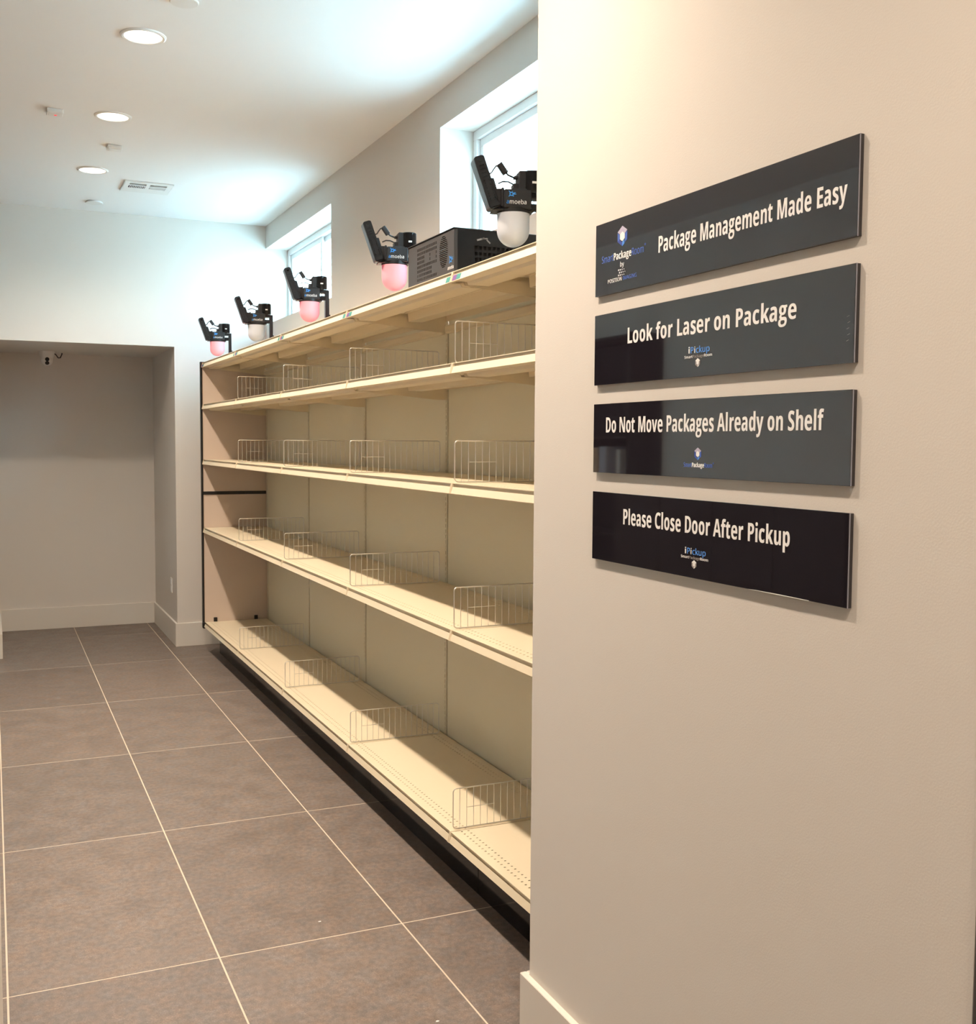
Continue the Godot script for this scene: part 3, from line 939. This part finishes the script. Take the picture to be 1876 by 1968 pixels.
# ---------------------------------------------------------------- ceiling fittings and small things
func build_ceiling_fittings() -> void:
	var zs := [-0.91, 0.35, 2.392, 3.653, 4.914, 6.175, 7.437]
	var labels := [
		"round recessed downlight at the back of the lobby, by its rear wall",
		"round recessed downlight in the lobby, outside the dark door frame",
		"round recessed downlight above the shelf end of the black signs",
		"round recessed downlight next along from the signs, above the aisle",
		"round recessed downlight between the round cover plate and the red-lit sensor",
		"round recessed downlight between the two small white sensors",
		"round recessed downlight beside the square air vent",
	]
	for i in 7:
		var l := thing("recessed_light", labels[i], "light", P(LAMP_X, H, zs[i]), 0.0, "recessed downlights in a row over the aisle")
		var mb := MB.new()
		mb.lathe(PackedVector2Array([Vector2(0.077, -0.003), Vector2(0.079, -0.007), Vector2(0.087, -0.008), Vector2(0.094, -0.004), Vector2(0.095, -0.0002)]), 48)
		part("trim_ring", mb, M["white_plastic"], l)
		mb = MB.new()
		mb.lathe(PackedVector2Array([Vector2(0.0, -0.004), Vector2(0.078, -0.004), Vector2(0.078, -0.0002)]), 48)
		part("lamp_lens", mb, M["lamp_glow"], l)
		var a := SpotLight3D.new()
		a.name = "lamp_light"
		a.light_size = 0.065
		a.spot_angle = 76.0
		a.spot_angle_attenuation = 1.0
		a.position = Vector3(0, -0.012, 0)
		a.rotation.x = -PI / 2
		a.light_color = LAMP_COLOR
		a.light_energy = LAMP_ENERGY
		a.spot_range = 14.0
		a.spot_attenuation = 2.0
		a.shadow_enabled = true
		l.add_child(a)
	# square air vent
	var v := thing("air_vent", "square white ceiling air vent with louvred openings", "vent", P(0.993, H, 7.778))
	var f := MB.new()
	var w := 0.155
	# plate in strips round 2 x 2 openings: near row thin, second row deeper; far third is closed
	var zr := [[-w, -0.105, false], [-0.105, -0.062, true], [-0.062, -0.040, false], [-0.040, 0.025, true], [0.025, w, false]]
	for r in zr:
		# r: from near (-) to far (+); Godot z runs the other way
		var z0: float = -r[1]; var z1: float = -r[0]
		if not r[2]:
			f.box(Vector3(-w, -0.0075, z0), Vector3(w, -0.0055, z1))
		else:
			for xs in [[-w, -0.120], [-0.012, 0.012], [0.120, w]]:
				f.box(Vector3(xs[0], -0.0075, z0), Vector3(xs[1], -0.0055, z1))
	for s in [-1.0, 1.0]:
		f.box(Vector3(s * w - 0.004, -0.0075, -w), Vector3(s * w + 0.004, 0, w), 0.002)
		f.box(Vector3(-w, -0.0075, s * w - 0.004), Vector3(w, 0, s * w + 0.004), 0.002)
	part("frame", f, M["white_plastic"], v)
	f = MB.new()
	for e in [[-0.127, -0.126, -0.038, 0.110], [0.126, 0.127, -0.038, 0.110], [-0.127, 0.127, -0.038, -0.037], [-0.127, 0.127, 0.109, 0.110]]:
		f.box(Vector3(e[0], -0.004, e[2]), Vector3(e[1], 0.199, e[3]))
	f.box(Vector3(-0.127, 0.198, -0.038), Vector3(0.127, 0.199, 0.110))
	part("duct", f, M["duct_metal"], v)
	var slat := MB.new(); slat.box(Vector3(-0.0018, -0.0072, -0.032), Vector3(0.0018, -0.0018, 0.032))
	var wide := MB.new(); wide.box(Vector3(-0.056, -0.0006, -0.006), Vector3(0.056, 0.0006, 0.006))
	var sm := slat.mesh(); var wm := wide.mesh()
	for k in 9:
		part("slat", sm, M["white_plastic"], v, Vector3(-0.108 + k * 0.0112, 0, 0.0075))
	for k in 18:
		part("slat", sm, M["white_plastic"], v, Vector3(0.0145 + k * 0.0060, 0, 0.0075))
	for x in [-0.066, 0.066]:
		for k in 2:
			var q := part("slat", wm, M["white_plastic"], v, Vector3(x, -0.005, 0.072 + k * 0.018))
			q.rotation.x = 0.5
	# two small square sensors
	var tops := [[0.336, 6.20, "small square white ceiling sensor with a red light"], [0.690, 6.80, "small square white ceiling sensor without a light"]]
	for i in 2:
		var t: Array = tops[i]
		var s := thing("ceiling_sensor", t[2], "sensor", P(t[0], H, t[1]))
		var mb := MB.new(); mb.box(Vector3(-0.040, -0.020, -0.040), Vector3(0.040, -0.0002, 0.040), 0.003)
		part("housing", mb, M["white_plastic"], s)
		mb = MB.new()
		mb.box(Vector3(-0.030, -0.022, -0.030), Vector3(0.030, -0.019, 0.030), 0.001)
		part("cover", mb, M["white_plastic"], s)
		if i == 0:
			mb = MB.new()
			mb.lathe(PackedVector2Array([Vector2(0, -0.0245), Vector2(0.006, -0.0235), Vector2(0.008, -0.0218)]), 16, Vector3(0.004, 0, -0.012))
			part("indicator_led", mb, M["led_red"], s, Vector3.ZERO, "red indicator light")
	# round cover plates
	for t in [[0.718, 4.452, 0.056, "round white ceiling cover plate ahead of the first downlights"], [0.709, 8.412, 0.060, "round white ceiling cover plate close to the end wall"]]:
		var s := thing("cover_plate", t[3], "cover plate", P(t[0], H, t[1]), 0.0, "round ceiling cover plates")
		var mb := MB.new()
		mb.lathe(PackedVector2Array([Vector2(0, -0.014), Vector2(t[2] * 0.94, -0.013), Vector2(t[2], -0.010), Vector2(t[2], -0.006), Vector2(t[2] * 0.9, -0.0055), Vector2(t[2] * 0.9, -0.0002)]), 40)
		part("plate", mb, M["white_plastic"], s)


func build_small_things() -> void:
	# turret camera under the niche soffit
	var c := thing("security_camera", "white turret security camera under the niche soffit", "camera", P(0.432, SO, 9.74))
	var mb := MB.new()
	mb.lathe(PackedVector2Array([Vector2(0, -0.072), Vector2(0.030, -0.070), Vector2(0.048, -0.058), Vector2(0.056, -0.036), Vector2(0.060, -0.012), Vector2(0.060, -0.0002)]), 40)
	part("base", mb, M["white_plastic"], c)
	mb = MB.new()
	var ball := PackedVector2Array()
	for k in 17:
		var a := PI * k / 16
		ball.append(Vector2(sin(a) * 0.047, -cos(a) * 0.047))
	mb.lathe(ball, 36, Vector3(0, -0.070, 0.008))
	var eye := part("ball", mb, M["white_plastic"], c)
	for k in 2:
		mb = MB.new()
		var tilt := Basis(Vector3(1, 0, 0), PI / 2 + [-0.06, 0.62][k])
		mb.lathe(PackedVector2Array([Vector2(0.0165, 0.030), Vector2(0.0165, 0.0482), Vector2(0, 0.0490)]), 24, Vector3(0, -0.070, 0.008), tilt)
		part("lens", mb, M["lens_black"], eye)
	mb = MB.new()
	mb.tube(PackedVector3Array([Vector3(0.052, -0.010, -0.01), Vector3(0.072, -0.022, -0.03), Vector3(0.090, -0.045, -0.06), Vector3(0.108, -0.042, -0.09), Vector3(0.122, -0.012, -0.11), Vector3(0.124, -0.0002, -0.12)]), 0.0045, 8)
	part("cable", mb, M["black_matte"], c)
	# wall outlet on the niche side
	var o := thing("wall_outlet", "white electrical outlet low on the side of the niche", "outlet", P(NX, 0.455, 9.03), -PI / 2)
	mb = MB.new(); mb.box(Vector3(-0.037, -0.060, 0.0002), Vector3(0.037, 0.060, 0.006), 0.002)
	part("plate", mb, M["white_plastic"], o)
	for s in [-1.0, 1.0]:
		mb = MB.new(); mb.box(Vector3(-0.017, s * 0.026 - 0.017, 0.005), Vector3(0.017, s * 0.026 + 0.017, 0.008), 0.003)
		part("receptacle", mb, M["window_white"], o)
	# crumbs on the floor
	for k in 2:
		var px := [[0.979, 3.497], [1.107, 2.745]]
		mb = MB.new()
		var q := PackedVector2Array()
		for j in 7:
			var a := TAU * j / 7
			var rad := rng.randf_range(0.0035, 0.0065)
			q.append(Vector2(cos(a) * rad, sin(a) * rad * 0.7))
		mb.prism(q, 0.0, 0.0014, Transform3D(Basis(Vector3(1, 0, 0), -PI / 2), Vector3.ZERO))
		var e := part(numbered("paint_chip"), mb, M["window_white"], self, P(px[k][0], 0.0001, px[k][1]))
		tag(e, ["tiny white chip lying on a tile in front of the shelving", "tiny white chip lying near the beige wall's baseboard"][k], "paint chip", "white chips on the floor")


func build_far_side() -> void:
	# what the glossy signs mirror: a dark bookcase and a low dark cabinet on the other side of the room
	var b := thing("bookcase", "tall dark bookcase against the wall opposite the shelving", "bookcase", P(XL + 0.002, 0, 8.0))
	var w := 0.62
	var mb := MB.new()
	for s in [-1.0, 1.0]:
		mb = MB.new(); mb.box(Vector3(0, 0, s * w - 0.015), Vector3(0.32, 2.5, s * w + 0.015), 0.002)
		part("side_panel", mb, M["bookcase_dark"], b)
	mb = MB.new(); mb.box(Vector3(0, 0.0, -w + 0.015), Vector3(0.012, 2.5, w - 0.015))
	part("back", mb, M["bookcase_dark"], b)
	for k in 7:
		mb = MB.new(); mb.box(Vector3(0.012, 0.06 + k * 0.40, -w + 0.015), Vector3(0.31, 0.085 + k * 0.40, w - 0.015), 0.001)
		part("shelf", mb, M["bookcase_dark"], b)
	for k in 5:
		var th: float = [0.09, 0.11, 0.12, 0.05, 0.06][k]
		var hh: float = [0.24, 0.30, 0.31, 0.26, 0.29][k]
		var z: float = [8.10, 7.98, 7.84, 8.30, 7.60][k]
		mb = MB.new(); mb.box(Vector3(0, 0, -th / 2), Vector3(0.22, hh, th / 2), 0.004)
		var e := part(numbered("binder"), mb, M["book_%d" % k], self, P(XL + 0.05, 1.2855, z))
		tag(e, ["grey binder standing in the dark bookcase", "tan binder standing in the dark bookcase", "pale blue binder standing in the dark bookcase", "dark brown binder standing in the dark bookcase", "white binder standing in the dark bookcase"][k], "binder", "binders in the bookcase")
	var c := thing("low_cabinet", "long low black cabinet on the far side of the room", "cabinet", P(XL + 0.002, 0, 6.05))
	mb = MB.new(); mb.box(Vector3(0, 0.06, -1.28), Vector3(0.44, 1.26, 1.28), 0.003)
	part("body", mb, M["bookcase_dark"], c)
	for k in 4:
		mb = MB.new(); mb.box(Vector3(0.44, 0.08, -1.27 + k * 0.635), Vector3(0.46, 1.24, -0.645 + k * 0.635), 0.002)
		part("door", mb, M["bookcase_dark"], c)
	mb = MB.new(); mb.box(Vector3(0.02, 0, -1.25), Vector3(0.40, 0.06, 1.25))
	part("plinth", mb, M["bookcase_dark"], c)


func build_outdoors() -> void:
	var g := part("pavement", W(Vector3(2.32, 2.05, -25), Vector3(32, 2.30, 35)), M["concrete"], self)
	g.set_meta("kind", "structure")
	tag(g, "bright sunlit paving outside the high windows", "pavement")


# ---------------------------------------------------------------- camera and light
const LAMP_COLOR := Color(1.0, 0.915, 0.825)
const LAMP_ENERGY := 6.3


func _ready() -> void:
	rng.seed = 7
	var cam := Camera3D.new()
	cam.name = "camera"
	var yaw := 0.42792
	var pitch := -0.06375
	var roll := 0.00638
	var fwd := Vector3(sin(yaw) * cos(pitch), sin(pitch), -cos(yaw) * cos(pitch))
	var right := Vector3(cos(yaw), 0, sin(yaw))
	var up := right.cross(fwd)
	var r2 := right * cos(roll) + up * sin(roll)
	var u2 := -right * sin(roll) + up * cos(roll)
	cam.transform = Transform3D(Basis(r2, u2, -fwd), Vector3(0, 1.6226, 0))
	cam.fov = rad_to_deg(2.0 * atan(984.0 / 2091.3))
	cam.near = 0.05
	cam.far = 200.0
	cam.current = true
	add_child(cam)

	var we := WorldEnvironment.new()
	we.name = "world"
	var env := Environment.new()
	env.background_mode = Environment.BG_SKY
	var sky := Sky.new()
	var sm := ProceduralSkyMaterial.new()
	sm.sky_top_color = Color(0.70, 0.90, 1.0)
	sm.sky_horizon_color = Color(0.86, 0.98, 1.0)
	sm.ground_horizon_color = Color(0.75, 0.82, 0.86)
	sm.ground_bottom_color = Color(0.6, 0.62, 0.62)
	sm.sky_energy_multiplier = 4.0
	sm.ground_energy_multiplier = 4.0
	sky.sky_material = sm
	env.sky = sky
	env.tonemap_mode = Environment.TONE_MAPPER_LINEAR
	env.tonemap_exposure = 1.0
	env.ambient_light_source = Environment.AMBIENT_SOURCE_DISABLED
	env.sdfgi_enabled = true
	env.ssao_enabled = true
	env.ssil_enabled = true
	we.environment = env
	add_child(we)

	var sun := DirectionalLight3D.new()
	sun.name = "sun"
	sun.light_color = Color(0.90, 1.0, 1.0)
	sun.light_energy = 7.2
	sun.light_angular_distance = 0.5
	sun.shadow_enabled = true
	sun.sky_mode = DirectionalLight3D.SKY_MODE_LIGHT_ONLY
	sun.look_at_from_position(Vector3(-6, 9, 2), Vector3.ZERO, Vector3.UP)
	add_child(sun)

	make_materials()
	build_floor()
	build_shell()
	build_window("window_1", 6.92, ZB, "white framed sliding window in a deep reveal at the end wall")
	build_window("window_2", 3.20, 5.039, "white framed sliding window in a deep reveal above the computer case")
	build_outdoors()
	build_gondola()
	build_signs()
	build_dividers()
	build_devices()
	build_computer()
	build_ceiling_fittings()
	build_far_side()
	build_small_things()
